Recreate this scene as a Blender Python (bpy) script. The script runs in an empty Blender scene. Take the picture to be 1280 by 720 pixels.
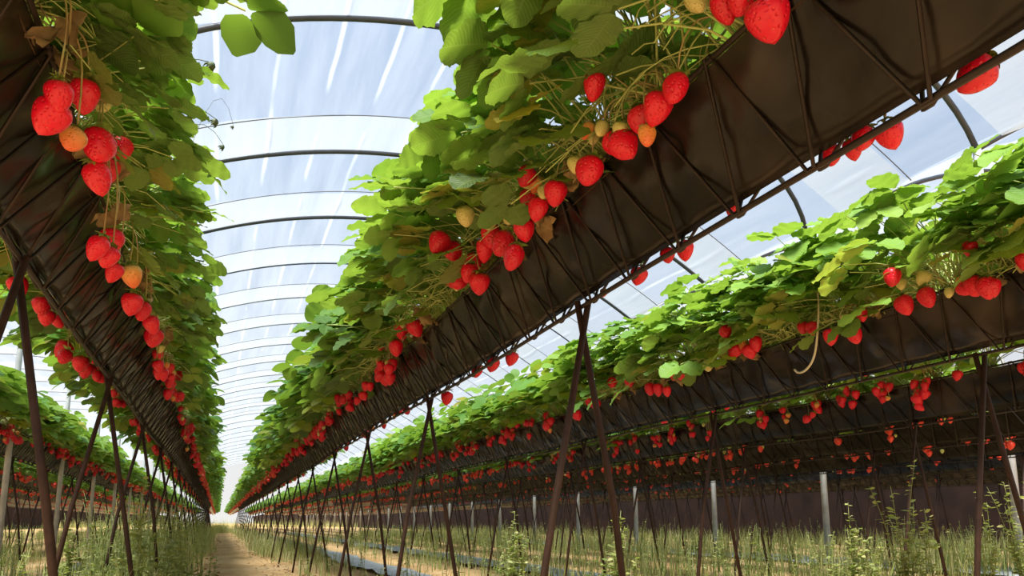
import bpy, math, random
import numpy as np
from mathutils import Vector, Matrix
random.seed(7)
rng = np.random.default_rng(11)
SC = bpy.context.scene
COL = SC.collection
U = 0.467                      # the trough's bottom rail stands U above the eye
EYE = 0.394                    # eye height above the ground
ZB = EYE + U                   # bottom rail
ZT = EYE + 1.386 * U           # upper rails
HW = 0.22 * U                  # half the width of a trough
PITCH = 0.35 * U               # zigzag pitch
K = 0.82

# ------------------------------------------------------------------ helpers
def tag(o, label=None, cat=None, group=None, kind=None):
    if label: o['label'] = label
    if cat: o['category'] = cat
    if group: o['group'] = group
    if kind: o['kind'] = kind
    return o

def empty(name, loc, label, cat, group=None, rz=0.0):
    o = bpy.data.objects.new(name, None)
    o.empty_display_size = 0.05
    o.location = loc
    o.rotation_euler = (0, 0, rz)
    COL.objects.link(o)
    return tag(o, label, cat, group)

def link(name, me, parent=None, mat=None):
    o = bpy.data.objects.new(name, me)
    if mat and not me.materials: me.materials.append(mat)
    COL.objects.link(o)
    if parent: o.parent = parent
    return o

class MB:
    """collects vertices, quads/tris, two per-vertex attributes and a material index per face"""
    def __init__(s):
        s.v = []; s.f = []; s.t = []; s.l = []; s.m = []; s.n = 0
    def add(s, v, f, tone=None, luv=None, mat=0):
        v = np.asarray(v, float).reshape(-1, 3)
        n = len(v)
        s.v.append(v)
        s.t.append(np.tile(np.asarray(tone if tone is not None else (.5, .5, 0.), float), (n, 1)) if tone is None or np.ndim(tone) == 1 else np.asarray(tone, float))
        s.l.append(np.zeros((n, 3)) if luv is None else np.asarray(luv, float))
        f = np.asarray(f, int)
        s.f.append(f + s.n)
        s.m.append(np.full(len(f), mat, int))
        s.n += n
    def tube(s, pts, r, sides=6, tone=None, mat=0, cap=True):
        pts = np.asarray(pts, float); k = len(pts)
        r = np.broadcast_to(np.asarray(r, float), (k,))
        t = np.gradient(pts, axis=0); t /= np.maximum(np.linalg.norm(t, axis=1), 1e-9)[:, None]
        ref = np.array([0, 0, 1.]) if abs(t[:, 2]).mean() < .8 else np.array([1., 0.02, 0])
        a = np.cross(t, ref); a /= np.maximum(np.linalg.norm(a, axis=1), 1e-9)[:, None]
        b = np.cross(t, a)
        an = np.linspace(0, 2 * math.pi, sides, endpoint=False)
        ring = pts[:, None, :] + r[:, None, None] * (np.cos(an)[None, :, None] * a[:, None, :] + np.sin(an)[None, :, None] * b[:, None, :])
        i = np.arange(k - 1)[:, None] * sides; j = np.arange(sides)[None, :]; j2 = (j + 1) % sides
        f = np.stack([i + j, i + j2, i + sides + j2, i + sides + j], -1).reshape(-1, 4)
        v = ring.reshape(-1, 3)
        if cap:
            n0 = len(v)
            v = np.vstack([v, pts[0], pts[-1]])
            jj = np.arange(sides); jn = (jj + 1) % sides
            f = np.vstack([f, np.stack([jn, jj, np.full(sides, n0), np.full(sides, n0)], -1),
                           np.stack([(k - 1) * sides + jj, (k - 1) * sides + jn, np.full(sides, n0 + 1), np.full(sides, n0 + 1)], -1)])
        s.add(v, f, tone, None, mat)
    def mesh(s, name, mats, smooth=True):
        v = np.vstack(s.v)
        f = np.vstack([x if x.shape[1] == 4 else np.hstack([x, x[:, 2:3]]) for x in s.f])
        m = np.concatenate(s.m)
        tri = f[:, 2] == f[:, 3]
        cnt = np.where(tri, 3, 4)
        loops = f[np.arange(4)[None, :] < cnt[:, None]]
        me = bpy.data.meshes.new(name)
        me.vertices.add(len(v)); me.vertices.foreach_set('co', v.astype(np.float32).ravel())
        me.loops.add(len(loops)); me.loops.foreach_set('vertex_index', loops.astype(np.int32))
        me.polygons.add(len(f))
        st = np.concatenate([[0], np.cumsum(cnt)[:-1]])
        me.polygons.foreach_set('loop_start', st.astype(np.int32))
        me.polygons.foreach_set('loop_total', cnt.astype(np.int32))
        for x in (mats if isinstance(mats, (list, tuple)) else [mats]): me.materials.append(x)
        me.polygons.foreach_set('material_index', m.astype(np.int32))
        me.polygons.foreach_set('use_smooth', np.full(len(f), smooth))
        for nm, arr in (('tone', np.vstack(s.t)), ('luv', np.vstack(s.l))):
            at = me.attributes.new(nm, 'FLOAT_VECTOR', 'POINT')
            at.data.foreach_set('vector', arr.astype(np.float32).ravel())
        me.update(calc_edges=True)
        return me

def grid_faces(nr, nc):
    i = np.arange(nr - 1)[:, None] * nc; j = np.arange(nc - 1)[None, :]
    return np.stack([i + j, i + j + 1, i + nc + j + 1, i + nc + j], -1).reshape(-1, 4)

def bez(a, b, c, n):
    t = np.linspace(0, 1, n)[:, None]
    a, b, c = map(lambda p: np.asarray(p, float), (a, b, c))
    return (1 - t) ** 2 * a + 2 * t * (1 - t) * b + t * t * c

def nrm(v):
    v = np.asarray(v, float); return v / max(np.linalg.norm(v), 1e-9)

# ------------------------------------------------------------------ materials
class NT:
    def __init__(s, name):
        s.mat = bpy.data.materials.new(name); s.mat.use_nodes = True
        s.t = s.mat.node_tree; s.t.nodes.clear()
        s.out = s.n('ShaderNodeOutputMaterial')
    def n(s, ty, **kw):
        x = s.t.nodes.new(ty)
        for k, v in kw.items():
            if k in x.inputs: s.set(x.inputs[k], v)
            else: setattr(x, k, v)
        return x
    def set(s, sock, v):
        if hasattr(v, 'is_output') or isinstance(v, bpy.types.NodeSocket): s.t.links.new(v, sock)
        else: sock.default_value = v
    def ramp(s, fac, stops, interp='LINEAR'):
        r = s.n('ShaderNodeValToRGB'); r.color_ramp.interpolation = interp
        e = r.color_ramp.elements
        while len(e) < len(stops): e.new(0.5)
        for x, (p, c) in zip(e, stops): x.position = p; x.color = (*c, 1)
        s.set(r.inputs[0], fac); return r.outputs[0]
    def mix(s, fac, a, b, mode='MIX'):
        m = s.n('ShaderNodeMix', data_type='RGBA', blend_type=mode)
        s.set(m.inputs[0], fac)
        for sock, v in ((m.inputs[6], a), (m.inputs[7], b)):
            s.set(sock, (*v, 1) if isinstance(v, tuple) and len(v) == 3 else v)
        return m.outputs[2]
    def math(s, op, a, b=0.0, c=None):
        m = s.n('ShaderNodeMath', operation=op); s.set(m.inputs[0], a); s.set(m.inputs[1], b)
        if c is not None: s.set(m.inputs[2], c)
        return m.outputs[0]
    def noise(s, scale, vec=None, detail=3, rough=.55):
        x = s.n('ShaderNodeTexNoise'); x.inputs['Scale'].default_value = scale; x.inputs['Detail'].default_value = detail; x.inputs['Roughness'].default_value = rough
        if vec is not None: s.set(x.inputs['Vector'], vec)
        return x.outputs[0]
    def bump(s, h, strength=.4, dist=.002):
        b = s.n('ShaderNodeBump'); b.inputs['Strength'].default_value = strength; b.inputs['Distance'].default_value = dist
        s.set(b.inputs['Height'], h); return b.outputs[0]
    def pbr(s, col, rough=.5, normal=None, spec=.5, metal=0.0):
        p = s.n('ShaderNodeBsdfPrincipled')
        s.set(p.inputs['Base Color'], (*col, 1) if isinstance(col, tuple) and len(col) == 3 else col)
        s.set(p.inputs['Roughness'], rough); s.set(p.inputs['Specular IOR Level'], spec); s.set(p.inputs['Metallic'], metal)
        if normal is not None: s.set(p.inputs['Normal'], normal)
        return p.outputs[0]
    def done(s, sh):
        s.t.links.new(sh, s.out.inputs[0]); return s.mat

def obj_co(t): return t.n('ShaderNodeTexCoord').outputs['Object']
def world_co(t): return t.n('ShaderNodeNewGeometry').outputs['Position']

def leaf_mat(name, stops, trans=.4, veins=True, age=True):
    t = NT(name)
    a = t.n('ShaderNodeAttribute', attribute_name='tone'); sep = t.n('ShaderNodeSeparateXYZ'); t.set(sep.inputs[0], a.outputs['Vector'])
    oi = t.n('ShaderNodeObjectInfo')
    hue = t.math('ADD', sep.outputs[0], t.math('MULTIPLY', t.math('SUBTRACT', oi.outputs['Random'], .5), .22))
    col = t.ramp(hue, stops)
    if age:
        col = t.mix(sep.outputs[2], col, (.42, .33, .035))
    nz = t.noise(35, obj_co(t), 2)
    col = t.mix(t.math('MULTIPLY', nz, .35), col, t.mix(.5, col, (.02, .05, .01)))
    nrmv = None
    if veins:
        l = t.n('ShaderNodeAttribute', attribute_name='luv'); ls = t.n('ShaderNodeSeparateXYZ'); t.set(ls.inputs[0], l.outputs['Vector'])
        au = t.math('ABSOLUTE', ls.outputs[0])
        ph = t.math('MULTIPLY', t.math('SUBTRACT', ls.outputs[1], t.math('MULTIPLY', au, .28)), 44)
        w = t.math('POWER', t.math('ABSOLUTE', t.math('COSINE', ph)), 8)
        mid = t.math('LESS_THAN', au, .035)
        v = t.math('MAXIMUM', w, mid)
        col = t.mix(t.math('MULTIPLY', v, .28), col, (.36, .46, .16))
        nrmv = t.bump(t.math('SUBTRACT', 1.0, v), .5, .0015)
    geo = t.n('ShaderNodeNewGeometry')
    under = t.mix(.25, col, (.30, .38, .14))
    colb = t.mix(geo.outputs['Backfacing'], col, under)
    p = t.pbr(colb, .5, nrmv, .35)
    tr = t.n('ShaderNodeBsdfTranslucent')
    t.set(tr.inputs[0], t.mix(.55, col, (.36, .55, .035)))
    m = t.n('ShaderNodeMixShader'); m.inputs[0].default_value = trans
    t.set(m.inputs[1], p); t.set(m.inputs[2], tr.outputs[0])
    return t.done(m.outputs[0])

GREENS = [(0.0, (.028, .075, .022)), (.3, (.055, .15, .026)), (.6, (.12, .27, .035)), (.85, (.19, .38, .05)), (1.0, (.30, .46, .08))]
M = {}
M['leaf'] = leaf_mat('strawberry_leaf', GREENS)
M['leaf_far'] = leaf_mat('strawberry_leaf_small', GREENS, veins=False)
M['weed'] = leaf_mat('weed_leaf', [(0, (.17, .22, .06)), (.45, (.40, .42, .15)), (.7, (.66, .58, .27)), (1, (.78, .66, .38))], .35, False, False)

def plain(name, col, rough=.5, spec=.5, var=None, scale=20, bump=0, metal=0):
    t = NT(name)
    n = t.noise(scale, world_co(t), 4)
    c = t.ramp(n, [(.3, col), (.7, var or tuple(x * .7 for x in col))])
    return t.done(t.pbr(c, rough, t.bump(n, bump) if bump else None, spec, metal))

M['petiole'] = plain('petiole', (.46, .54, .18), .5, .4, (.38, .44, .15), 25)
M['stalk'] = plain('fruit_stalk', (.36, .38, .13), .5, .4, (.36, .20, .10), 18)
M['dry'] = plain('dried_leaf', (.22, .13, .06), .8, .2, (.36, .26, .13), 40)
M['calyx'] = plain('calyx', (.16, .30, .04), .55, .3, (.30, .36, .08), 60)
M['petal'] = plain('petal', (.85, .85, .78), .6, .3, (.80, .80, .70), 60)
M['bud'] = plain('flower_bud', (.06, .10, .05), .6, .3, (.12, .12, .06), 80)
M['rust'] = plain('rusty_steel', (.026, .014, .010), .6, .25, (.055, .027, .018), 30, .3)
M['wire'] = plain('dark_wire', (.012, .008, .007), .5, .4, (.028, .015, .011), 40, .2)
M['hoop'] = plain('hoop_pipe', (.035, .042, .055), .5, .5, (.05, .055, .065), 6)
M['pale'] = plain('hazed_hoop_pipe', (.20, .21, .23), .5, .5, (.26, .27, .28), 6)  # far hoops: distance haze put into a paler pipe colour
M['zinc'] = plain('galvanised_post', (.52, .53, .53), .5, .5, (.38, .38, .37), 12, .1)
M['soil'] = plain('coir_substrate', (.05, .032, .02), .95, .1, (.09, .055, .03), 90, .6)
M['twine'] = plain('pale_runner', (.62, .58, .42), .6, .3, (.52, .46, .30), 30)
M['cord'] = plain('seam_cord', (.16, .16, .18), .7, .3)
M['mulch'] = plain('mulch_film', (.50, .52, .54), .4, .5, (.34, .36, .38), 5, .4)
M['shade_sheet'] = plain('row_shade_sheet', (.016, .010, .009), .9, .1, (.032, .018, .014), 3)  # dark tone painted for shade among further rows

def liner():
    t = NT('black_liner_film')
    co = world_co(t)
    n = t.noise(4.5, co, 2, .45); n2 = t.noise(16, co, 2, .4)
    c = t.ramp(n, [(.32, (.006, .005, .005)), (.55, (.013, .010, .008)), (.74, (.048, .035, .027))])
    r = t.n('ShaderNodeMapRange'); t.set(r.inputs[0], n2); r.inputs[3].default_value = .14; r.inputs[4].default_value = .34
    return t.done(t.pbr(c, r.outputs[0], t.bump(t.math('ADD', n, t.math('MULTIPLY', n2, .3)), .55, .02), .26))
M['liner'] = liner()

def berry(name, stops, seed_col, seeds=True):
    t = NT(name)
    co = obj_co(t)
    sp = t.n('ShaderNodeSeparateXYZ'); t.set(sp.inputs[0], co)
    oi = t.n('ShaderNodeObjectInfo')
    nz = t.noise(3, co, 2)
    g = t.math('ADD', t.math('MULTIPLY', sp.outputs[2], -1.0), t.math('MULTIPLY', t.math('SUBTRACT', nz, .5), .35))
    c = t.ramp(g, stops)
    c = t.mix(t.math('MULTIPLY', oi.outputs['Random'], .3), c, tuple(x * .55 for x in stops[-1][1]))
    v = t.n('ShaderNodeTexVoronoi'); t.set(v.inputs['Vector'], co); v.inputs['Scale'].default_value = 9
    d = v.outputs['Distance']
    seed = t.math('LESS_THAN', d, .12)
    c = t.mix(t.math('MULTIPLY', seed, .6), c, seed_col)
    pit = t.n('ShaderNodeMapRange'); t.set(pit.inputs[0], d); pit.inputs[1].default_value = .12; pit.inputs[2].default_value = .42
    p = t.n('ShaderNodeBsdfPrincipled')
    t.set(p.inputs['Base Color'], c); p.inputs['Roughness'].default_value = .34
    t.set(p.inputs['Normal'], t.bump(pit.outputs[0], .35, .04))
    p.inputs['Specular IOR Level'].default_value = .45
    return t.done(p.outputs[0])
RED = (.74, .006, .032)
M['ripe'] = berry('ripe_strawberry', [(0, (.80, .06, .035)), (.2, RED), (1, (.66, .004, .026))], (.85, .22, .09))
M['half'] = berry('half_ripe_strawberry', [(0, (.72, .55, .18)), (.4, (.80, .36, .09)), (1, (.80, .12, .04))], (.55, .30, .08))
M['unripe'] = berry('unripe_strawberry', [(0, (.50, .52, .14)), (.5, (.62, .56, .20)), (1, (.66, .56, .22))], (.40, .30, .06))
M['green'] = berry('green_strawberry', [(0, (.26, .40, .07)), (1, (.36, .46, .12))], (.30, .30, .05))

def film(name, fac, tint, streaks=True, white=(.90, .91, .93)):
    t = NT(name)
    tr = t.n('ShaderNodeBsdfTransparent'); tr.inputs[0].default_value = (*tint, 1)
    tl = t.n('ShaderNodeBsdfTranslucent'); tl.inputs[0].default_value = (*white, 1)
    df = t.n('ShaderNodeBsdfDiffuse'); df.inputs[0].default_value = (.8, .81, .83, 1)
    w = t.n('ShaderNodeMixShader'); w.inputs[0].default_value = .3
    t.set(w.inputs[1], tl.outputs[0]); t.set(w.inputs[2], df.outputs[0])
    co = world_co(t)
    mp = t.n('ShaderNodeMapping'); t.set(mp.inputs[0], co); mp.inputs['Scale'].default_value = (3.0, .25, 3.0)
    n = t.noise(1.3, mp.outputs[0], 5, .65)
    f = t.math('ADD', fac, t.math('MULTIPLY', t.math('SUBTRACT', n, .5), .45))
    if streaks:
        sp = t.n('ShaderNodeSeparateXYZ'); t.set(sp.inputs[0], co)
        mp2 = t.n('ShaderNodeMapping'); t.set(mp2.inputs[0], co); mp2.inputs['Scale'].default_value = (.05, .9, .05)
        wob = t.math('MULTIPLY', t.math('SUBTRACT', t.noise(1.0, mp2.outputs[0], 2), .5), .12)
        x = t.math('ADD', t.math('DIVIDE', sp.outputs[0], .50), wob)
        fr = t.math('ABSOLUTE', t.math('SUBTRACT', t.math('FRACT', x), .5))
        s = t.n('ShaderNodeMapRange'); t.set(s.inputs[0], fr); s.inputs[1].default_value = 0.0; s.inputs[2].default_value = .065; s.inputs[3].default_value = .5; s.interpolation_type = 'SMOOTHSTEP'; s.inputs[4].default_value = 0
        bk = t.n('ShaderNodeMapRange'); t.set(bk.inputs[0], t.noise(.8, co, 1)); bk.inputs[1].default_value = .38; bk.inputs[2].default_value = .58; brk = bk.outputs[0]
        f = t.math('ADD', f, t.math('MULTIPLY', s.outputs[0], brk))
    cl = t.n('ShaderNodeClamp'); t.set(cl.inputs[0], f); cl.inputs[1].default_value = .05; cl.inputs[2].default_value = .95
    m = t.n('ShaderNodeMixShader'); t.set(m.inputs[0], cl.outputs[0])
    t.set(m.inputs[1], tr.outputs[0]); t.set(m.inputs[2], w.outputs[0])
    return t.done(m.outputs[0])
M['film'] = film('tunnel_film', .23, (.86, .93, 1.0), white=(.58, .62, .69))
M['film_double'] = film('overlapped_film', .55, (.95, .97, 1.0), False, (.50, .50, .49))

def sand():
    t = NT('sandy_ground')
    co = world_co(t)
    n = t.noise(1.1, co, 6, .65); n2 = t.noise(22, co, 5, .7)
    c = t.ramp(n, [(.3, (.50, .28, .115)), (.5, (.76, .47, .21)), (.7, (.86, .62, .34))])
    c = t.mix(t.math('MULTIPLY', n2, .75), c, (.22, .13, .06))
    return t.done(t.pbr(c, .95, t.bump(n2, .8, .02), .15))
M['sand'] = sand()

# ------------------------------------------------------------------ setting
def make_ground():
    xs = np.concatenate([np.linspace(-45, -6, 14), np.linspace(-5.5, 8, 110), np.linspace(9, 50, 14)])
    ys = np.concatenate([np.linspace(-8, -.5, 8), np.linspace(0, 14, 120), np.linspace(15, 270, 40)])
    X, Y = np.meshgrid(xs, ys)
    Z = .012 * np.sin(X * 5.1 + np.sin(Y * 2.3)) * np.sin(Y * 3.7 + 1) + .008 * np.sin(X * 13 + Y * 7) - .02
    b = MB(); b.add(np.stack([X, Y, Z], -1).reshape(-1, 3), grid_faces(len(ys), len(xs)))
    o = link('floor', b.mesh('floor', M['sand'])); o['kind'] = 'structure'; o['label'] = 'orange sandy soil under the growing rows'
make_ground()

R_ARC = 7.0; XA = 2.30; HALF = 3.72; PER = 2 * HALF
Z_AP = EYE + 4.31
def roof_z(x, c=XA): return Z_AP - (R_ARC - math.sqrt(R_ARC ** 2 - (x - c) ** 2))
Z_EAVE = roof_z(XA + HALF)
HOOP_Y = [3.9, 5.66, 8.08, 10.07, 12.08] + [14.1 + 2.02 * i for i in range(22)]
POST_Y = [4.15, 6.2, 8.12, 10.1, 12.1] + [14.1 + 2.02 * i for i in range(22)]
CENTRES = [XA, XA + PER, XA - PER]

def film_strip(c, y0, y1, lift, ny, sag=0.0):
    xs = np.linspace(c - HALF, c + HALF, 41); ys = np.linspace(y0, y1, ny)
    b = MB(); V = []
    for y in ys:
        s = sag * math.sin(math.pi * (y - y0) / (y1 - y0))
        for x in xs: V.append((x, y, roof_z(x, c) + lift - s + .012 * math.sin(x * 2.1 + y * 3)))
    b.add(V, grid_faces(ny, 41)); return b
for ci, c in enumerate(CENTRES):
    b = film_strip(c, 1.0, 58, .035, 120)
    o = link('ceiling', b.mesh('ceiling', M['film'])); o['kind'] = 'structure'
    o['label'] = ['milky plastic film over the main tunnel', 'milky plastic film over the tunnel beyond the white posts', 'milky plastic film over the neighbouring tunnel'][ci]
    b = MB()
    for y in HOOP_Y[:16]:
        q = film_strip(c, y - .80, y + .02, .02, 6, .03)
        for v, f in zip(q.v, q.f): b.add(v, f)
    o = link('ceiling_overlap', b.mesh('ceiling_overlap', M['film_double'])); o['kind'] = 'structure'
    o['label'] = 'whiter doubled film bands beside the hoops of tunnel ' + ['one', 'two', 'three'][ci]
ORD = ['first', 'second', 'third', 'fourth', 'fifth', 'sixth', 'seventh', 'eighth', 'ninth', 'tenth', 'eleventh', 'twelfth', 'thirteenth', 'fourteenth', 'fifteenth', 'sixteenth', 'seventeenth', 'eighteenth', 'nineteenth']
TENS = {20: 'twent', 30: 'thirt', 40: 'fort', 50: 'fift', 60: 'sixt'}
def ordinal(n):
    if n <= 19: return ORD[n - 1]
    t = n // 10 * 10
    return TENS[t] + 'ieth' if n == t else TENS[t] + 'y-' + ORD[n - t - 1]

def make_hoops():
    for ci, c in enumerate(CENTRES):
        nm = ['main', 'farther', 'neighbouring'][ci]
        for i, (hy, py) in enumerate(zip(HOOP_Y, POST_Y)):
            if ci and i > 14: break
            k0 = 2 if ci == 2 else 0
            if i < k0: continue
            root = empty('tunnel_hoop', (c, py, 0), 'dark steel hoop on pale posts, %s from the camera holding up the %s tunnel roof' % (ordinal(i + 1 - k0), nm), 'tunnel hoop', 'hoops of the %s tunnel roof' % nm)
            xs = np.linspace(-HALF, HALF, 41)
            b = MB()
            b.tube([(x, (hy - py) * (1 - (x / HALF) ** 6), roof_z(c + x, c)) for x in xs], .026 if i < 4 else .013, 8)
            link('arch', b.mesh('arch', M['hoop'] if i < 5 else M['pale']), root)  # farther arches get the paler colour that imitates haze
            for s in ((-1, 1) if ci == 0 else ((1,) if ci == 1 else (-1,))):
                b = MB(); b.tube([(s * HALF, 0, -.1), (s * HALF, 0, 1.5), (s * HALF, 0, Z_EAVE)], .034 if s > 0 else .02, 10)
                link('post', b.mesh('post', M['zinc']), root)['label'] = 'pale galvanised post'
        for i, hy in enumerate(HOOP_Y[:14]):
            if ci or i < 1: continue
            b = MB()
            xs = np.linspace(c - HALF, c + HALF, 50)
            b.tube([(x, hy - .82 + .05 * math.sin(x * .8 + i), roof_z(x, c) + .012) for x in xs], .0055, 5)
            tag(link('seam_cord', b.mesh('seam_cord', M['cord'])), 'thin dark cord along a film edge just before the %s hoop of the main tunnel' % ordinal(i + 1), 'cord', 'cords across the main tunnel film')
make_hoops()

# ------------------------------------------------------------------ growing troughs
ROWX = {'L3': -2.62, 'L2': -3.2 * U, 'L': -.78 * U, 'M': 1.53 * U, 'R': 4.28 * U, 'R2': 6.6 * U, 'R3': 9.05 * U, 'R4': 11.5 * U, 'R5': 14.0 * U, 'R6': 16.5 * U, 'R7': 19.0 * U, 'L4': -3.75, 'L5': -4.9, 'L6': -6.0}
LEGY = {'M': (1.68 * K, 1.53 * K), 'L': (1.88 * K, 1.44 * K)}
YEND = 56.0
def trough(key, label):
    x0 = ROWX[key]
    root = empty('growing_trough', (x0, 0, 0), label, 'growing trough', 'growing troughs')
    far = key not in ('L', 'M', 'R', 'L2')
    y0 = 1.6 if far else -.6
    # rails
    ph = random.uniform(0, 6)
    wob = lambda y: .006 * math.sin(y * 1.3 + ph) + .004 * math.sin(y * 3.1 + ph * 2)
    ys = np.arange(y0, YEND, .35)
    for sx, z, r in ((-1, ZT, .0045), (1, ZT, .0045), (0, ZB, .0048)):
        b = MB(); b.tube([(sx * HW, y, z + wob(y)) for y in ys], r, 6)
        link('lower_rail' if sx == 0 else 'upper_rail', b.mesh('rail', M['wire']), root)
    # zigzag bars
    yz = np.arange(y0, 22 if far else 30, PITCH / 2)
    for sx in (-1, 1):
        b = MB(); P = []
        for k, y in enumerate(yz):
            y += random.uniform(-.008, .008)
            if k % 2: P += [(sx * (HW + .005), y - .006, ZT + wob(y) + .004), (sx * (HW + .005), y + .006, ZT + wob(y) + .004)]
            else: P += [(sx * .006, y - .006, ZB + wob(y) - .003), (sx * .006, y + .006, ZB + wob(y) - .003)]
        b.tube(P, .0029, 5)
        link('zigzag_bar', b.mesh('zigzag_bar', M['wire']), root)
    # liner: a V with a rounded keel, billowing between the bars
    dy = .02 if not far else .12
    yl = np.concatenate([np.arange(y0, 6 if not far else 8, dy), np.arange(6 if not far else 8, YEND, .4)])
    q = np.linspace(-1, 1, 19); V = []
    for y in yl:
        bz = math.cos(2 * math.pi * y / PITCH)
        for u in q:
            a = abs(u)
            z = (ZT - ZB - .020) * (.80 * a + .20 * a ** 2.5) + .015
            x = HW * u * .965
            side = a * (1 - a) * 4
            ripple = .0060 * math.sin(y * 23 + u * 3 + ph) + .0045 * math.sin(y * 51 - u * 7 + math.sin(y * 5)) + .004 * math.sin(y * 9 + u * 9)
            bil = side * (.006 * (1 if u > 0 else -1) * (-bz) + ripple) - .010 * side
            V.append((x * (1 - .06 * side) + math.copysign(bil, u) * .8, y, ZB + wob(y) + z - bil * .35 + .010 * side))
    b = MB(); b.add(V, grid_faces(len(yl), len(q)))
    link('liner', b.mesh('liner', M['liner']), root)['label'] = 'sagging black plastic liner'
    ysb = np.arange(y0, YEND, .3)
    b = MB(); V = []
    for y in ysb:
        for u in np.linspace(-1, 1, 5): V.append((u * HW * .9, y, ZT + wob(y) - .02 + .012 * (1 - u * u) + random.uniform(-.005, .005)))
    b.add(V, grid_faces(len(ysb), 5)); link('substrate', b.mesh('substrate', M['soil']), root)
    # crossed legs
    s0, st = LEGY.get(key, (1.1 + random.uniform(0, .6), 1.25))
    y = s0 - st
    n = 0
    while y < (32 if not far else 18):
        if y > y0:
            for sx in (-1, 1):
                e = random.uniform(-.02, .02); h = random.uniform(-.04, .04)
                b = MB()
                b.tube([(sx * (.150 + e), h, -.06), (sx * .075, h * .5 + .004 * sx, ZB * .5), (-sx * .010, .008 * sx, ZB + .012)], [.0078, .0078, .0072], 7)
                o = link('leg', b.mesh('leg', M['rust']), root); o.location = (0, y, 0)
        y += st + random.uniform(-.04, .04)
    return root
trough('M', 'long black lined trough whose big dark belly crosses above the sandy path, centre row')
trough('L', 'black lined trough with berries on both rims, hanging over the upper left of the photo')
trough('R', 'black lined trough just beyond the centre row, topped with the bright green canopy')
trough('L2', 'trough with red fruit low at the left edge, seen behind the crossed rusty legs')
trough('R2', 'brown bellied trough directly behind the bright canopy row, with berries along its rim')
trough('R3', 'second brown trough behind the bright canopy row')
trough('R4', 'third brown trough behind the bright canopy row, by the white posts')
for k, w in (('R5', 'first'), ('R6', 'second'), ('R7', 'third')):
    trough(k, 'dark distant trough, %s one beyond the line of white posts' % w)
for k, w in (('L3', 'second'), ('L4', 'third'), ('L5', 'fourth'), ('L6', 'fifth')):
    trough(k, 'distant trough, %s row out from the path on the left-hand side' % w)

# mulch film on the soil
def sheet(x, w, y0, y1, label):
    ys = np.arange(y0, y1, .15); V = []
    for y in ys:
        e = .04 * math.sin(y * 2.1 + x) + .02 * math.sin(y * 6)
        for u in np.linspace(-.5, .5, 7): V.append((x + u * w + e * (2 * abs(u)), y, .006 + .012 * math.sin(y * 9 + u * 8) * math.sin(y * 2.3) + (.012 if abs(u) < .4 else 0)))
    b = MB(); b.add(V, grid_faces(len(ys), 7))
    tag(link('mulch_sheet', b.mesh('mulch_sheet', M['mulch'])), label, 'mulch sheet', 'mulch sheets on the soil')
sheet(1.32, .30, 2.2, 30, 'pale grey mulch sheet on the soil between centre row and bright canopy row')
sheet(2.5, .40, 2.2, 30, 'pale grey mulch sheet just behind the legs of the bright canopy row')
sheet(5.9, .9, 3, 30, 'grey mulch sheet along the foot of the white posts')
sheet(-1.05, .35, 2.5, 30, 'bluish grey mulch sheet behind the legs of the row over the upper left')
# added dark sheets far off, in place of the shade among further rows
b = MB(); zz = np.linspace(-.05, 2.4, 12); yy = np.linspace(1, 260, 160)
b.add([(10.6 + .05 * math.sin(y * 1.7 + z), y, z) for z in zz for y in yy], grid_faces(12, 160))
o = link('wall_right', b.mesh('wall_right', M['shade_sheet'])); o['kind'] = 'structure'; o['label'] = 'added dark brown sheet for the shade among rows farther right'
b = MB(); b.add([(-11.5 + .05 * math.sin(y * 1.7 + z), y, z) for z in zz * .8 for y in yy], grid_faces(12, 160))
o = link('wall_left', b.mesh('wall_left', M['shade_sheet'])); o['kind'] = 'structure'; o['label'] = 'added dark brown sheet for shade past the rows on the other side'

# ------------------------------------------------------------------ strawberry plants
def leaflet(L, W, nr, cols, teeth, curl, fold):
    v = np.linspace(0, 1, nr); u = np.linspace(-1, 1, cols)
    w = W * .5 * np.sin(np.pi * np.clip(v, 0.0, 1) ** .95) ** .5
    w[0] = W * .05; w[-1] = W * .06
    V, UV = [], []
    for i in range(nr):
        for uu in u:
            e = abs(uu) > .99
            t = (1.0 if i % 2 == 0 else .925) if (e and teeth and 0 < i < nr - 1) else 1.0
            x = uu * w[i] * t
            y = v[i] * L + (.012 * L if e and i % 2 else 0)
            z = fold * abs(x) - .35 * abs(x) * abs(uu) * fold - curl * L * v[i] ** 2 + .035 * W * math.sin(v[i] * 21 + uu) * abs(uu) * teeth
            V.append((x, y, z)); UV.append((uu, v[i], 0))
    return np.array(V), np.array(UV), grid_faces(nr, cols)

def frame(d, n):
    d = nrm(d); n = nrm(np.asarray(n) - d * np.dot(n, d)); x = np.cross(d, n)
    return np.stack([x, d, n], 0)           # rows: local x, y, z

def trifoliate(b, P, d, n, L, tone, lod, r, mat=0):
    nr, cols, teeth = {0: (19, 5, 1), 1: (8, 3, 0), 2: (5, 3, 0)}[lod]
    d = nrm(d); n = nrm(np.asarray(n) - d * np.dot(n, d)); x = np.cross(d, n)
    for ang, s in ((0, 1.0), (78, .92), (-78, .92)):
        a = math.radians(ang + r.normal(0, 7))
        dd = d * math.cos(a) + x * math.sin(a) + n * r.normal(0, .12)
        nn = n + .16 * r.normal(size=3)
        LL = L * s * r.uniform(.9, 1.08)
        V, UV, F = leaflet(LL, LL * r.uniform(.84, 1.0), nr, cols, teeth, r.uniform(.0, .30), r.uniform(.05, .38))
        fr = frame(dd, nn)
        b.add(np.asarray(P) + dd * .008 + V @ fr, F, tone + r.normal(0, .03, 3) * (1, 1, 0), UV, mat)

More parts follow.
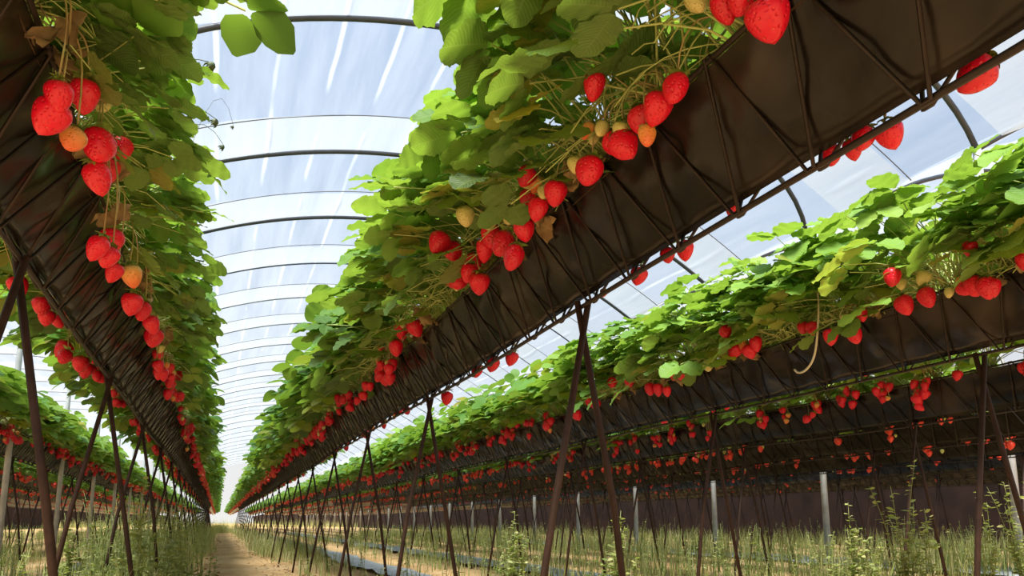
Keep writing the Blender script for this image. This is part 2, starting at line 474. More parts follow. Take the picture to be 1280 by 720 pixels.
def foliage(seed, lod, nleaf, reach=1.0, light=0.0, lowp=.20, big=1.0):
    """crown at the origin, +x is the outer side of the trough"""
    r = np.random.default_rng(seed); b = MB()
    for i in range(nleaf):
        low = r.random() < lowp
        phi = r.normal(0, 1.15); phi = max(-2.6, min(2.6, phi))
        if low: el = r.uniform(-.25, .15); R = r.uniform(.15, .25); phi *= .5
        else:
            el = math.asin(r.uniform(.12, .97)); R = r.uniform(.17, .315)
        h = np.array([math.cos(phi) * reach, math.sin(phi) * .8, 0])
        P = np.array([h[0] * math.cos(el), h[1] * math.cos(el), math.sin(el)]) * R + (0.01, 0, .02)
        if P[0] < -.12: P[0] = -.12 + r.normal(0, .02)
        mid = P * .45 + (r.normal(0, .02), r.normal(0, .03), .05 + .05 * r.random())
        pet = bez((r.normal(0, .012), r.normal(0, .03), .0), mid, P, 5 if lod < 2 else 3)
        if lod < 2: b.tube(pet, np.linspace(.0020, .0013, len(pet)) * (1.15 if lod else 1), 4 if lod == 0 else 3, mat=1, cap=False)
        elif i % 2 == 0: b.tube(pet, .002, 3, mat=1, cap=False)
        t = nrm(pet[-1] - pet[-2])
        d = nrm(np.array([t[0], t[1], 0]) + np.array([h[0], h[1], 0]) * .5 + (0, 0, r.uniform(-.75, .15) if not low else -.7))
        n = nrm(np.array([h[0] * .55, h[1] * .55, 1.0]) + r.normal(0, .28, 3))
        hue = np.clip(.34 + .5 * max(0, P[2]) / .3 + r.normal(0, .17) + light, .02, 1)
        age = 0.0
        if r.random() < (.22 if low else .06): age = r.uniform(.3, .9)
        if low: hue = min(hue, .75)
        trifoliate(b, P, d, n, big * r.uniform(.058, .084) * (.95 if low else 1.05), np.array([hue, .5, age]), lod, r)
    if lod == 0:                              # bare leaf and runner stalks tangled at the rim
        for i in range(28):
            a = r.uniform(-1.4, 1.4); R = r.uniform(.10, .21)
            e = np.array([min(.125, math.cos(a) * R * reach), math.sin(a) * R, r.uniform(-.02, .10)])
            b.tube(bez((0, r.normal(0, .04), .01), e * .5 + (r.normal(0, .02), r.normal(0, .05), r.uniform(.04, .13)), e, 7), .0011, 4, mat=1, cap=False)
    return b

# berries: unit length, hanging from the origin along -z
def berry_mesh(name, mat, seed, nr=11, ns=14, lod=0):
    r = np.random.default_rng(seed)
    if lod: nr, ns = 7, 8
    prof_t = np.linspace(0, 1, nr)
    fat = r.uniform(.38, .44)
    V = [(0, 0, -.02)]
    for t in prof_t[1:-1]:
        rad = fat * (math.sin(math.pi * min(1, t ** .62 * .98)) ** .62) * (1 - .10 * t)
        rad = fat * ((1 - (1 - min(t / .34, 1)) ** 2.2) ** .5) * (1 - max(0, (t - .30) / .70) ** 1.9) ** .72
        for k in range(ns):
            a = 2 * math.pi * k / ns
            w = 1 + .05 * math.cos(2 * a + seed) + .03 * math.cos(3 * a + seed * 2)
            V.append((rad * w * math.cos(a), rad * w * math.sin(a), -.0 - t))
    V.append((0, 0, -1.0))
    F = []
    for k in range(ns): F.append((0, 1 + k, 1 + (k + 1) % ns, 1 + (k + 1) % ns))
    for i in range(nr - 3):
        for k in range(ns):
            a = 1 + i * ns + k; c = 1 + i * ns + (k + 1) % ns
            F.append((a, a + ns, c + ns, c))
    l = len(V) - 1; o = 1 + (nr - 3) * ns
    for k in range(ns): F.append((o + k, l, o + (k + 1) % ns, o + (k + 1) % ns))
    b = MB(); b.add(V, F)
    if lod:                                   # small in view: the calyx is modelled on the berry
        calyx_into(b, r, 5, 1)
        return b.mesh(name, [mat, M['calyx']])
    return b.mesh(name, mat)
def calyx_into(b, r, n=8, mat=0):
    for k in range(n):
        a = 2 * math.pi * k / n + r.normal(0, .1); L = r.uniform(.30, .42); up = r.uniform(-.22, .12)
        c, s = math.cos(a), math.sin(a); p = np.array([-s, c, 0])
        pts = []
        for t, w in ((0, .05), (.45, .10), (.8, .06), (1, .008)):
            ctr = np.array([c * L * t, s * L * t, .015 + up * t * t + .06 * math.sin(t * 3)])
            pts += [ctr - p * w, ctr + (0, 0, .012), ctr + p * w]
        b.add(pts, grid_faces(4, 3), None, None, mat)
    b.tube([(0, 0, -.02), (0, 0, .08), (.03, 0, .2)], .022, 5, mat=mat)
def calyx_mesh(seed):
    b = MB(); calyx_into(b, np.random.default_rng(seed)); return b.mesh('calyx', M['calyx'])
CAL = [calyx_mesh(s) for s in (1, 2, 3)]
BM = {k: [berry_mesh('strawberry_%s' % k, M[m], s) for s in (3, 4, 5)] for k, m in (('r', 'ripe'), ('h', 'half'), ('u', 'unripe'), ('g', 'green'))}
BML_ = {k: [berry_mesh('small_strawberry_%s' % k, M[m], s, lod=1) for s in (3, 4)] for k, m in (('r', 'ripe'), ('h', 'half'), ('u', 'unripe'), ('g', 'green'))}
BNAME = {'r': 'strawberry', 'h': 'half_ripe_strawberry', 'u': 'unripe_strawberry', 'g': 'unripe_strawberry'}
BLAB = {'h': 'orange half ripe strawberry', 'u': 'pale yellow unripe strawberry', 'g': 'small green strawberry'}

FOLU = [foliage(150 + s, 0, 22, .55, 0, 0.0).mesh('foliage', [M['leaf'], M['petiole']]) for s in range(4)]
FOLU1 = [foliage(160 + s, 1, 22, .6, 0, 0.0).mesh('foliage', [M['leaf_far'], M['petiole']]) for s in range(4)]
FOL0 = [foliage(100 + s, 0, 38, 1.0, 0, .05).mesh('foliage', [M['leaf'], M['petiole']]) for s in range(8)]
FOL1 = [foliage(200 + s, 1, 34, 1.0, .03, .06).mesh('foliage', [M['leaf_far'], M['petiole']]) for s in range(7)]
FOL0B = [foliage(120 + s, 0, 40, 1.05, .2, .05, 1.05).mesh('foliage', [M['leaf'], M['petiole']]) for s in range(6)]
FOL1B = [foliage(220 + s, 1, 38, 1.02, .2, .05, 1.05).mesh('foliage', [M['leaf_far'], M['petiole']]) for s in range(6)]

def flower_mesh():
    b = MB()
    for k in range(5):
        a = 2 * math.pi * k / 5; c, s = math.cos(a), math.sin(a); p = np.array([-s, c, 0]); pts = []
        for t, w in ((.1, .08), (.5, .30), (.85, .28), (1, .12)):
            ctr = np.array([c * t, s * t, .10 * math.sin(t * 2.5)]) * .5
            pts += [ctr - p * w * .5, ctr, ctr + p * w * .5]
        b.add(pts, grid_faces(4, 3))
    b.tube([(0, 0, .02), (0, 0, .12)], [.13, .06], 8, mat=1)
    return b.mesh('flower', [M['petal'], M['unripe']])
FLOWER = flower_mesh()
def bud_mesh():
    b = MB()
    V, F = [], []
    ns = 8
    for t, rad in ((0, .12), (.2, .42), (.5, .5), (.8, .34), (1, .06)):
        for k in range(ns): V.append((rad * math.cos(k * 2 * math.pi / ns), rad * math.sin(k * 2 * math.pi / ns), -t))
    for i in range(4):
        for k in range(ns): F.append((i * ns + k, i * ns + (k + 1) % ns, (i + 1) * ns + (k + 1) % ns, (i + 1) * ns + k))
    b.add(V, F)
    for k in range(5):
        a = 2 * math.pi * k / 5
        b.tube([(.3 * math.cos(a), .3 * math.sin(a), -.3), (.55 * math.cos(a), .55 * math.sin(a), -.8), (.5 * math.cos(a), .5 * math.sin(a), -1.2)], [.10, .12, .02], 4)
    return b.mesh('flower_bud', M['bud'])
BUD = bud_mesh()
def dry_mesh(seed):
    r = np.random.default_rng(seed); b = MB()
    trifoliate(b, (0, 0, 0), (.3, .2, -1), (1, 0, .2), .06, np.array([.5, .5, 0]), 1, r)
    V = b.v
    for v in V: v += .010 * np.sin(v[:, [1, 2, 0]] * 160)
    b.tube(bez((0, 0, 0), (-.03, .01, .05), (-.07, 0, .06), 5), .0015, 4)
    return b.mesh('dried_leaf', M['dry'])
DRY = [dry_mesh(s) for s in (5, 6, 7)]

def put_berry(root, loc, size, kind, r, near, tilt=None):
    mm = (BM if near else BML_)[kind]
    o = link(BNAME[kind], mm[r.integers(len(mm))], root)
    if kind in BLAB: o['label'] = BLAB[kind]
    o.location = loc
    t = tilt if tilt is not None else (r.normal(0, .28), r.normal(0, .28))
    o.rotation_euler = (t[0], t[1], r.uniform(0, 6.28))
    w = r.uniform(.92, 1.06)
    o.scale = (size * w, size * w, size)
    if near:
        c = link('calyx', CAL[r.integers(3)], o); c.rotation_euler = (0, 0, r.uniform(0, 6))
        if kind != 'r': c.scale = (.9, .9, .9)
    return o

def stalk_mesh(ends, r):
    b = MB()
    for e in ends:
        e = np.asarray(e)
        hub = np.array([.075 + r.normal(0, .008), e[1] * .55 + r.normal(0, .012), .035 + r.uniform(0, .02)])
        b.tube(np.vstack([bez((0, r.normal(0, .015), .0), (.03, e[1] * .3, .06), hub, 5)[:-1], bez(hub, (max(e[0], hub[0]) + .008, (e[1] + hub[1]) / 2, max(hub[2], e[2] + .03)), e + (0, 0, .004), 6)]), .0014, 5)
    return b.mesh('fruit_stalk', M['stalk'])

def rand_berries(r, n, near):
    """clusters of berries outside the rim, local coordinates"""
    out = []
    for c in range(1):
        cy = r.uniform(-.05, .05); cz = r.uniform(-.05, .01)
        for i in range(n):
            k = r.choice(['r', 'r', 'r', 'r', 'r', 'h', 'u'])
            s = r.uniform(.040, .056) if k == 'r' else r.uniform(.022, .036)
            out.append(((HW - .05 + r.uniform(.018, .05), cy + r.normal(0, .034), cz + r.normal(0, .028) + (.03 if k in 'ug' else 0)), s, k))
    return out

ROWNAME = {'M': 'centre row', 'L': 'upper left row', 'R': 'bright canopy row', 'L2': 'left edge row', 'R2': 'half-hidden rear row'}
NWORD = ['no', 'one', 'two', 'three', 'four', 'five', 'six', 'seven', 'eight', 'nine', 'ten', 'eleven', 'twelve', 'thirteen', 'fourteen', 'fifteen', 'sixteen', 'seventeen', 'eighteen', 'nineteen']
CROWN = .05
PLANTS = []
def plant_line(key, side, y0, y1, step, near_y, explicit, yx, fols, folf, sidename, skip=0, big=1.0):
    """one line of plants on one rim of a trough; explicit: berries read from the photograph's nearest stretch (world x, y, z)"""
    r = np.random.default_rng(abs(hash((key[0] == 'L', len(key), side, 5))) % 1000 + ord(key[0]) * 7 + len(key) + side + 5)
    ys = np.arange(y0, y1, step)
    roots = []
    for i, y in enumerate(ys):
        near = y < near_y
        yy = y + r.normal(0, .015)
        rz = (0 if side > 0 else math.pi)
        root = empty('strawberry_plant', (ROWX[key] + side * CROWN, yy, ZT - .005), '', 'strawberry plant', 'strawberry plants of the %s' % ROWNAME[key], rz)
        f = link('foliage', (fols if near else folf)[r.integers(len(fols if near else folf))], root)
        f.rotation_euler = (0, 0, r.normal(0, .22)); s = r.uniform(.92, 1.10) * big
        f.scale = (s, s * (1 if r.random() < .5 else -1), s * r.uniform(.92, 1.08))
        roots.append([root, yy, near, []])
    for (bx, by, bz, bs, bk) in explicit:
        bx, by, bz, bs = bx * K, by * K, bz * K, bs * K
        q = .965; bx, by, bz, bs = bx * q, by * q, EYE + (bz - EYE) * q, bs * q      # a little clear of the rim
        if bz > ZT + .03:                   # hangs farther out over the path
            q = max(.8, (ZT + .03 - EYE) / (bz - EYE)); bx, by, bz, bs = bx * q, by * q, EYE + (bz - EYE) * q, bs * q
        j = int(np.argmin([abs(by - q[1]) for q in roots]))
        root, yy = roots[j][0], roots[j][1]
        lx = (bx - (ROWX[key] + side * CROWN)) * side; ly = (by - yy) * side
        s = max(.018, min(bs * 1.12, .066))
        roots[j][3].append(((lx + r.normal(0, .004), ly, bz + s * .5 - (ZT - .005)), s, bk))
    n = 0
    for (root, yy, near, bl) in roots:
        if yy > yx:
            bl += rand_berries(r, int(r.choice([0, 1, 4, 5, 6, 8, 9, 10])), near)
        for p, s, k in bl: put_berry(root, p, s, k, r, near)
        red = sum(1 for q in bl if q[2] == 'r')
        if bl: link('fruit_stalk', stalk_mesh([q[0] for q in bl], r), root)
        if near:
            for q in range(int(r.integers(0, 3))):
                d = link('dried_leaf', DRY[r.integers(3)], root); d.location = (HW - CROWN + r.uniform(.0, .03), r.uniform(-.08, .08), r.uniform(.0, .04)); d.rotation_euler = (r.normal(0, .5), r.normal(0, .5), r.uniform(0, 6))
                d['label'] = 'brown withered leaf'; d.scale = (.75,) * 3
            if r.random() < .45:
                d = link('flower', FLOWER, root); d.location = (r.uniform(.1, .19), r.uniform(-.1, .1), r.uniform(.05, .2)); d.rotation_euler = (r.normal(0, .4), .7, 0); d.scale = (.03,) * 3
        n += 1
        fruit = 'bearing %s red berr%s' % (NWORD[min(red, 19)], 'y' if red == 1 else 'ies') if red else 'without ripe berries'
        root['label'] = 'strawberry plant %s, %s along the %s of the %s' % (fruit, ordinal(n + skip), sidename, ROWNAME[key])
        PLANTS.append(root)
    return [q[0] for q in roots]

BML = [
 (0.707,0.871,1.295,0.0538,'r'), (0.707,0.814,1.274,0.0484,'r'), (0.707,0.774,1.209,0.0628,'r'), (0.707,0.943,1.352,0.0445,'u'), (0.707,1.293,1.411,0.0602,'r'), (0.707,1.006,1.227,0.0556,'r'), (0.707,1.062,1.229,0.0596,'r'), (0.707,1.140,1.245,0.0592,'r'), (0.707,1.111,1.193,0.0438,'h'), (0.707,1.198,1.257,0.0354,'u'), (0.707,1.263,1.286,0.0350,'u'), (0.707,1.327,1.319,0.0385,'h'), (0.707,1.324,1.301,0.0303,'u'), (0.707,1.402,1.278,0.0400,'u'), (0.707,1.225,1.222,0.0642,'r'), (0.707,1.319,1.219,0.0619,'r'), (0.707,1.268,1.257,0.0545,'r'), (0.707,1.193,1.223,0.0482,'r'), (0.707,1.616,1.259,0.0587,'r'), (0.707,1.689,1.316,0.0587,'r'), (0.707,1.506,1.256,0.0600,'r'), (0.707,1.620,1.330,0.0474,'h'), (0.707,1.586,1.289,0.0371,'u'), (0.707,1.733,1.385,0.0402,'u'), (0.707,1.667,1.368,0.0535,'r'), (0.707,1.981,1.323,0.0780,'r'), (0.707,1.866,1.249,0.0843,'r'), (0.707,1.775,1.180,0.0729,'r'), (0.707,2.032,1.301,0.0709,'r'), (0.707,1.745,1.255,0.0624,'r'), (0.707,1.989,1.372,0.0477,'u'), (0.707,1.841,1.311,0.0341,'u'), (0.707,2.246,1.493,0.0687,'u'), (0.707,2.485,1.478,0.0849,'r'), (0.707,2.371,1.404,0.0715,'r'), (0.707,2.180,1.310,0.0663,'r'), (0.707,2.292,1.275,0.0752,'r'), (0.707,2.098,1.215,0.0666,'r'), (0.707,2.426,1.322,0.0660,'r'), (0.707,2.310,1.280,0.0473,'u'), (0.707,2.155,1.264,0.0594,'r'), (0.707,2.996,1.291,0.0909,'r'), (0.707,3.254,1.261,0.0849,'r'), (0.707,3.181,1.326,0.0751,'r'), (0.707,3.136,1.351,0.0412,'u'),]
BMR = [
 (1.022,0.670,1.126,0.0548,'r'), (1.022,0.857,1.133,0.0476,'r'), (1.022,0.887,1.137,0.0422,'r'), (1.022,0.932,1.146,0.0403,'r'), (1.022,0.977,1.151,0.0415,'r'), (1.022,1.251,1.160,0.0348,'r'), (1.022,1.453,1.139,0.0501,'r'), (1.022,1.523,1.147,0.0378,'r'), (1.022,1.651,1.135,0.0476,'r'), (1.022,1.862,1.150,0.0248,'h'), (1.022,2.608,1.107,0.0577,'r'), (1.022,2.798,1.120,0.0613,'r'), (1.022,2.990,1.116,0.0648,'r'), (1.022,3.463,1.084,0.0688,'r'),]
BLR = [
 (-0.275,1.268,1.150,0.0488,'r'), (-0.275,1.433,1.247,0.0608,'r'), (-0.275,1.301,1.125,0.0605,'r'), (-0.275,1.561,1.203,0.0658,'r'), (-0.275,1.565,1.146,0.0619,'r'), (-0.275,1.833,1.283,0.0691,'r'), (-0.275,1.943,1.391,0.0554,'r'), (-0.275,1.428,1.151,0.0433,'h'), (-0.275,1.744,1.294,0.0432,'u'), (-0.275,1.693,1.313,0.0401,'g'), (-0.275,1.622,1.331,0.0347,'u'), (-0.275,1.770,1.234,0.0374,'u'), (-0.275,1.753,1.065,0.0566,'r'), (-0.275,1.928,1.142,0.0583,'r'), (-0.275,1.813,1.067,0.0502,'r'), (-0.275,2.074,1.114,0.0529,'r'), (-0.275,2.259,1.167,0.0631,'h'), (-0.275,2.363,1.114,0.0657,'r'), (-0.275,2.646,1.161,0.0676,'r'), (-0.275,2.795,1.160,0.0649,'r'), (-0.275,3.087,1.180,0.0789,'r'),]
BLL = [
 (-0.595,2.459,1.159,0.0597,'r'), (-0.595,2.782,1.188,0.0619,'r'), (-0.595,2.887,1.178,0.0578,'r'), (-0.595,2.964,1.183,0.0495,'r'), (-0.595,3.381,1.163,0.0756,'r'), (-0.595,3.576,1.152,0.0880,'r'), (-0.595,3.741,1.156,0.0755,'r'), (-0.595,3.318,1.117,0.0665,'r'),]
BR3 = [
 (2.275,1.921,1.262,0.0853,'r'), (2.275,1.808,1.254,0.0754,'r'), (2.275,2.097,1.275,0.0506,'r'), (2.275,1.934,1.376,0.0690,'r'), (2.275,1.903,1.338,0.0443,'u'), (2.275,1.791,1.328,0.0557,'u'), (2.275,1.676,1.232,0.0593,'r'), (2.275,1.627,1.243,0.0675,'r'), (2.275,1.590,1.226,0.0755,'r'), (2.275,1.568,1.225,0.0599,'r'), (2.275,1.675,1.271,0.0407,'h'), (2.275,1.716,1.250,0.0381,'u'), (2.275,1.626,1.381,0.0526,'r'), (2.275,1.461,1.280,0.0635,'r'), (2.275,2.394,1.294,0.0595,'r'), (2.275,2.353,1.287,0.0548,'r'), (2.275,2.248,1.225,0.0681,'r'), (2.275,2.140,1.196,0.0657,'r'), (2.275,2.176,1.280,0.0445,'u'), (2.275,2.822,1.286,0.0802,'r'), (2.275,2.764,1.273,0.0702,'r'), (2.275,2.706,1.299,0.0735,'r'), (2.275,2.785,1.305,0.0530,'h'), (2.275,2.911,1.394,0.0642,'r'), (2.275,3.317,1.278,0.0905,'r'), (2.275,3.378,1.280,0.0612,'r'), (2.275,3.626,1.233,0.0806,'r'), (2.275,3.542,1.223,0.0844,'r'), (2.275,3.469,1.202,0.0623,'r'), (2.275,3.082,1.267,0.0618,'u'), (2.275,3.866,1.332,0.0794,'r'), (2.275,4.065,1.347,0.0650,'r'), (2.275,4.364,1.279,0.0874,'r'), (2.275,4.584,1.211,0.0842,'r'), (2.275,4.286,1.246,0.0737,'r'),]

ML = plant_line('M', -1, .725, 9.0, .205, 3.0, BML, 2.75, FOL0, FOL1, 'path side', 0, 1.14)
MR = plant_line('M', 1, .50, 7.2, .205, 2.2, BMR, 2.95, FOLU, FOLU1, 'rear side')
LR = plant_line('L', 1, 1.03, 8.6, .205, 3.0, BLR, 2.75, FOL0, FOL1, 'path side', 0, .80)
LL = plant_line('L', -1, 1.25, 7.0, .205, 2.0, BLL, 3.15, FOL0, FOL1, 'outer side')
RL = plant_line('R', -1, 1.055, 9.4, .205, 3.4, BR3, 3.75, FOL0B, FOL1B, 'path side', 0, 1.10)
RR = plant_line('R', 1, 1.32, 7.2, .22, 0, [], 0, FOLU, FOLU1, 'rear side')
L2R = plant_line('L2', 1, 5.1, 10.5, .21, 0, [], 0, FOL0B, FOL1B, 'path side')
R2L = plant_line('R2', -1, 1.93, 8.0, .23, 0, [], 0, FOL0B, FOL1B, 'path side')

# flower buds standing clear of the plants on the upper left
def buds(root, pts):
    base = np.array(root.location)
    inv = Matrix.Rotation(-root.rotation_euler[2], 3, 'Z')
    b = MB()
    ax = None
    for p in pts:
        l = np.array(inv @ Vector(np.array(p) - base))
        o = link('flower_bud', BUD, root); o.location = l; o.scale = (.017,) * 3; o['label'] = 'dark closed flower bud'
        o.rotation_euler = (.5, .9, 0)
        b.tube(bez((.06, l[1] * .4, .07), (l[0] * .6, l[1] * .7, max(l[2], .07) + .02), l, 8), .0010, 4)
    link('flower_stalk', b.mesh('flower_stalk', M['bud']), root)
BUDS = [(-0.06, 1.421, 1.268), (-0.06, 1.805, 1.357), (-0.055, 4.301, 2.668), (-0.06, 2.594, 1.687)]
bp = min(LR, key=lambda o: abs(o.location.y - BUDS[0][1]))
buds(bp, BUDS)

# pale runner hooking down from the bright canopy row
RUN = [(1.8, 1.839, 1.248), (1.78, 1.797, 1.117), (1.77, 1.806, 0.989), (1.77, 1.826, 0.919), (1.77, 1.864, 0.887), (1.77, 1.901, 0.883), (1.77, 1.918, 0.9)]
rp = min(RL, key=lambda o: abs(o.location.y - RUN[0][1]))
inv = Matrix.Rotation(-rp.rotation_euler[2], 3, 'Z')
b = MB(); P = np.array([inv @ (Vector(p) - rp.location) for p in RUN])
# smooth
for _ in range(2):
    Q = [P[0]]
    for a, c in zip(P[:-1], P[1:]): Q += [a * .75 + c * .25, a * .25 + c * .75]
    P = np.array(Q + [P[-1]])
b.tube(P, .0036, 6)
link('runner', b.mesh('runner', M['twine']), rp)['label'] = 'pale bare runner hooked at its tip'

# ---- everything farther down the rows: too many to tell apart
def distant():
    r = np.random.default_rng(5)
    proto = [foliage(300 + s, 2, 26, 1.0, .03, .05) for s in range(5)]
    proto = [(np.vstack(p.v), np.vstack(p.f if all(f.shape[1] == 4 for f in p.f) else p.f), np.vstack(p.t), np.concatenate(p.m)) for p in proto]
    bb = MB()
    ns = 6
    V = [(0, 0, 0)]
    for t, rad in ((.12, .34), (.45, .42), (.8, .22)):
        for k in range(ns): V.append((rad * math.cos(k * 6.283 / ns), rad * math.sin(k * 6.283 / ns), -t))
    V.append((0, 0, -1.)); V = np.array(V)
    F = [(0, 1 + k, 1 + (k + 1) % ns, 1 + (k + 1) % ns) for k in range(ns)]
    for i in range(2):
        for k in range(ns): F.append((1 + i * ns + k, 1 + (i + 1) * ns + k, 1 + (i + 1) * ns + (k + 1) % ns, 1 + i * ns + (k + 1) % ns))
    F += [(1 + 2 * ns + k, len(V) - 1, 1 + 2 * ns + (k + 1) % ns, 1 + 2 * ns + (k + 1) % ns) for k in range(ns)]
    lines = [('M', -1, 9.1), ('M', 1, 7.4), ('L', 1, 8.7), ('L', -1, 7.1), ('R', -1, 9.5), ('R', 1, 7.4), ('L2', 1, 10.6), ('L2', -1, 3.5), ('R2', -1, 8.1), ('R2', 1, 2.5),
             ('R3', -1, 3.0), ('R3', 1, 3.0), ('R4', -1, 3.6), ('R4', 1, 3.6), ('R5', -1, 4.5), ('R6', -1, 5), ('R7', -1, 6), ('L3', 1, 6), ('L3', -1, 6), ('L4', 1, 9), ('L5', 1, 11), ('L6', 1, 14), ('L2', 1, 1.6, 5.0), ('L', 1, .1, .95), ('M', -1, .1, .62), ('R', -1, .3, .95), ('R2', -1, .8, 1.8)]
    for key, side, y0, *stop in lines:
        y = y0
        x = ROWX[key] + side * CROWN
        while y < (stop[0] if stop else 54):
            v, f, t, m = proto[r.integers(5)]
            s = r.uniform(.9, 1.1)
            w = v * s
            w = np.stack([w[:, 0] * side, w[:, 1] * (1 if r.random() < .5 else -1), w[:, 2] * r.uniform(.85, 1.05)], -1) + (x, y + r.normal(0, .02), ZT)
            tt = t.copy(); tt[:, 0] = np.clip(tt[:, 0] + r.normal(0, .05) + .08, 0, 1)
            bb.add(w, f, tt)
            bb.m[-1] = m
            for p, sz, k in rand_berries(r, 0 if stop and key != 'L2' else int(r.choice([0, 2, 5, 6, 8, 10])), False):
                bb.add(V * sz * 1.05 + (x + p[0] * side, y + p[1], ZT + p[2]), F, None, None, 2 if k == 'r' else 3)
            y += .21 if y < 20 else .32
    o = link('distant_strawberry_plants', bb.mesh('distant_strawberry_plants', [M['leaf_far'], M['petiole'], M['ripe'], M['unripe']]))
    tag(o, 'mass of small strawberry plants and berries continuing down all the rows to the vanishing point', 'strawberry plants', None, 'stuff')
distant()

# ------------------------------------------------------------------ weeds
def blade_tuft(b, x, y, h, r, n=9, spread=.10):
    for k in range(n):
        a = r.uniform(0, 6.283); L = h * r.uniform(.5, 1.1); lean = r.uniform(.05, .38) * L
        bx, by = x + r.normal(0, spread * .5), y + r.normal(0, spread * .5)
        c, s = math.cos(a), math.sin(a); w = r.uniform(.002, .0042)
        pts = []
        for t in (0, .5, 1):
            q = np.array([bx + c * lean * t * t, by + s * lean * t * t, L * t * (1 - .15 * t)])
            ww = w * (1 - t * .85)
            pts += [q + (-s * ww, c * ww, 0), q + (s * ww, -c * ww, 0)]
        b.add(pts, [(0, 1, 3, 2), (2, 3, 5, 4)], (np.clip(r.normal(.5, .3), 0, 1), .5, 0))
def weed_stem(b, x, y, h, r, leafn=14, branch=3, tone=.35, leaf=.026):
    for k in range(branch):
        a = r.uniform(0, 6.283); lean = r.uniform(.02, .22) * h; H = h * (1 if k == 0 else r.uniform(.55, .95))
        c, s = math.cos(a), math.sin(a)
        P = bez((x, y, -.01), (x + c * lean * .2, y + s * lean * .2, H * .6), (x + c * lean, y + s * lean, H), 6)
        b.tube(P, np.linspace(.0026, .001, 6), 4, (tone, .5, 0))
        for i in range(leafn):
            t = r.uniform(.12, 1); q = P[0] * (1 - t) ** 2 + 2 * t * (1 - t) * np.array([x + c * lean * .2, y + s * lean * .2, H * .6]) + t * t * P[-1]
            aa = r.uniform(0, 6.283); d = np.array([math.cos(aa), math.sin(aa), r.uniform(-.1, .7)]); n = np.array([0, 0, 1.]) + r.normal(0, .3, 3)
            V, UV, F = leaflet(leaf * r.uniform(.6, 1.3) * (1.25 - .6 * t), leaf * .45, 4, 3, 0, .2, .2)
            b.add(q + V @ frame(d, n), F, (np.clip(tone + r.normal(0, .15), 0, 1), .5, 0))

def weed_strip(name, label, rects, seed):
    r = np.random.default_rng(seed); b = MB()
    for (x0, x1, y0, y1, n, h0, h1, stems) in rects:
        for i in range(n):
            u = r.random(); y = y0 + (y1 - y0) * u ** 1.5; x = r.uniform(x0, x1)
            if math.sin(x * 2.7 + seed) * math.sin(y * 1.9 + x) + math.sin(y * .7 + seed * x * .3) < r.uniform(-1.3, .35): continue
            h = r.uniform(h0, h1)
            if r.random() < stems: weed_stem(b, x, y, h * 1.1, r, 9, 2, r.uniform(.15, .6))
            else: blade_tuft(b, x, y, h, r)
    tag(link(name, b.mesh(name, M['weed'])), label, 'weeds', None, 'stuff')
weed_strip('weeds', 'dry olive weeds growing under the upper left row beside the path', [(-.66, -.16, 1.9, 5, 260, .10, .30, .6), (-.66, -.16, 4.5, 16, 850, .24, .52, .6), (-.5, -.10, 10, 42, 500, .2, .42, .3), (-1.7, -.6, 3.4, 24, 700, .08, .28, .4), (-.2, .5, 30, 60, 500, .2, .4, .2), (-11, 10.2, 57, 75, 2000, .4, .9, .2)], 3)
weed_strip('weeds', 'thin green and straw weeds under the centre row', [(.55, 1.1, 3.2, 16, 420, .06, .22, .4), (.45, 1.2, 9, 42, 800, .14, .36, .3)], 4)
weed_strip('weeds', 'pale green grass standing between the rows towards the white posts', [(1.5, 2.4, 2.4, 20, 420, .10, .32, .35), (2.5, 4.0, 2.6, 20, 950, .12, .36, .5), (4.0, 6.2, 4, 26, 1800, .18, .42, .2), (6.4, 10.2, 5, 30, 1500, .18, .40, .15)], 5)
weed_strip('weeds', 'sparse weeds on the soil behind the row at the left edge', [(-2.7, -1.6, 3.2, 24, 900, .12, .34, .4), (-9.5, -2.7, 5, 34, 2400, .14, .40, .2)], 6)
r = np.random.default_rng(77); b = MB()
for i in range(1500):
    y = 1.6 + 22 * r.random() ** 1.6; x = r.choice([r.uniform(-.12, .05), r.uniform(.30, .62), r.uniform(.38, .8)])
    a = r.uniform(0, 6.28); L = r.uniform(.012, .04)
    V, UV, F = leaflet(L, L * r.uniform(.25, .8), 4, 3, 0, .3, .4)
    b.add(np.array([x, y, .012]) + V @ frame((math.cos(a), math.sin(a), r.uniform(0, .5)), (r.normal(0, .4), r.normal(0, .4), 1)), F)
tag(link('litter', b.mesh('litter', M['dry'])), 'dry brown leaf litter scattered along both edges of the sandy path', 'leaf litter', None, 'stuff')
TALL = [(2.48, 2.17, 0.63, 'tall flowering weed rising above the grass in front of the dark troughs'), (3.62, 2.5, 0.76, 'leafy weed climbing around the outermost white post'), (1.46, 2.62, 0.44, 'dark leafy weed between the legs of the centre row'), (2.86, 2.8, 0.49, 'small leafy weed beside the tall flowering one'), (1.61, 4.1, 0.46, 'thin weed standing behind the crossed legs near the mulch sheet'), (-0.51, 3.36, 0.43, 'weed beside the thick near leg at the lower left'), (-0.17, 3.8, 0.55, 'bushy weed at the path edge under the upper left row'), (-0.24, 2.89, 0.54, 'leggy weed among the legs of the upper left row')]
for i, (x, y, h, lab) in enumerate(TALL):
    r = np.random.default_rng(40 + i); b = MB()
    weed_stem(b, 0, 0, h, r, 36, 6, .42, .036)
    for q in range(7): weed_stem(b, r.normal(0, .07), r.normal(0, .07), h * r.uniform(.4, .75), r, 26, 2, .35, .034)
    o = link('tall_weed', b.mesh('tall_weed', M['weed'])); o.location = (x, y, 0)
    tag(o, lab, 'weed', 'tall weeds')

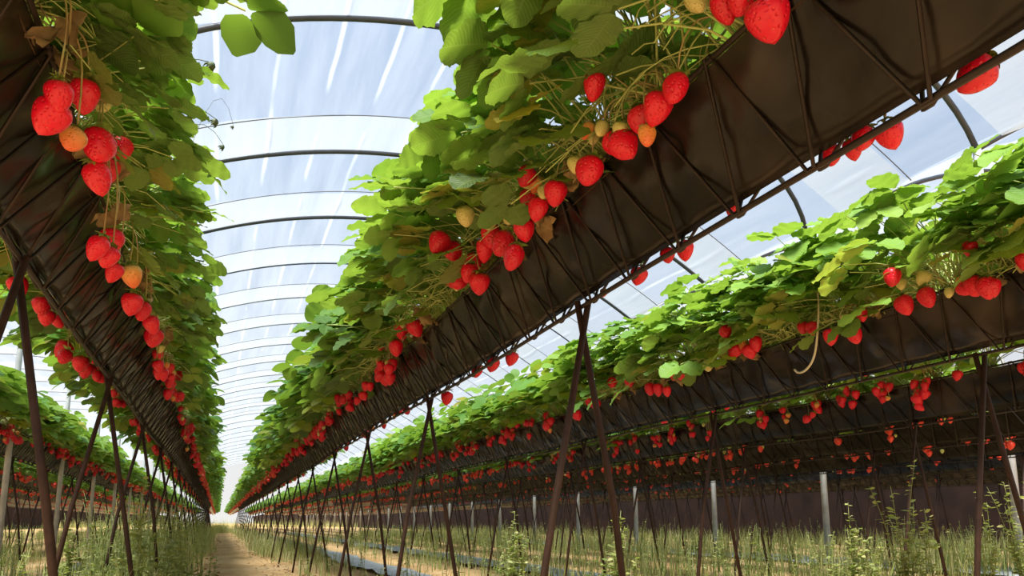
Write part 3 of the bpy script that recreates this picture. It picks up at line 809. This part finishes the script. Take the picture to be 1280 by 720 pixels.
# ------------------------------------------------------------------ light, sky, camera
w = bpy.data.worlds.new('sky'); SC.world = w; w.use_nodes = True
nt = w.node_tree; nt.nodes.clear()
N = nt.nodes.new
out = N('ShaderNodeOutputWorld'); bg = N('ShaderNodeBackground'); tc = N('ShaderNodeTexCoord'); sx = N('ShaderNodeSeparateXYZ'); rp_ = N('ShaderNodeValToRGB')
nz = N('ShaderNodeTexNoise'); nz.inputs['Scale'].default_value = 2.2; nz.inputs['Detail'].default_value = 5
nt.links.new(tc.outputs['Generated'], sx.inputs[0]); nt.links.new(sx.outputs[2], rp_.inputs[0]); nt.links.new(tc.outputs['Generated'], nz.inputs[0])
e = rp_.color_ramp.elements
e[0].position = 0.0; e[0].color = (1.25, 1.24, 1.2, 1); e[1].position = .9; e[1].color = (.33, .53, .92, 1)
x = e.new(.12); x.color = (1.15, 1.17, 1.2, 1)
x = e.new(.45); x.color = (.56, .72, .96, 1)
mx = N('ShaderNodeMix'); mx.data_type = 'RGBA'; mr = N('ShaderNodeMapRange'); mr.inputs[1].default_value = .52; mr.inputs[2].default_value = .72; mr.inputs[4].default_value = .5
nt.links.new(nz.outputs[0], mr.inputs[0]); nt.links.new(mr.outputs[0], mx.inputs[0]); nt.links.new(rp_.outputs[0], mx.inputs[6]); mx.inputs[7].default_value = (.95, .95, .95, 1)
nt.links.new(mx.outputs[2], bg.inputs[0]); bg.inputs[1].default_value = 0.64
nt.links.new(bg.outputs[0], out.inputs[0])
sun = bpy.data.lights.new('sun', 'SUN'); sun.energy = 11.0; sun.angle = math.radians(24); sun.color = (1, .96, .88)
so = bpy.data.objects.new('sun', sun); COL.objects.link(so)
so.rotation_euler = Vector((-.34, -.40, .85)).to_track_quat('Z', 'Y').to_euler()

cam = bpy.data.cameras.new('camera'); co = bpy.data.objects.new('camera', cam); COL.objects.link(co)
cam.sensor_width = 36; cam.sensor_fit = 'HORIZONTAL'; cam.lens = 924 / 1280 * 36
cam.shift_y = 140 / 1280
cam.clip_start = .02; cam.clip_end = 400
co.location = (0, 0, EYE)
co.rotation_euler = (math.radians(90 + 9.402), 0, math.radians(-21.398))
SC.camera = co
vs = SC.view_settings
vs.view_transform = 'Standard'; vs.look = 'None'; vs.gamma = 1; vs.use_curve_mapping = False; vs.exposure = 0.15
SC.cycles.max_bounces = 10; SC.cycles.transparent_max_bounces = 16
SC.cycles.sample_clamp_indirect = 6
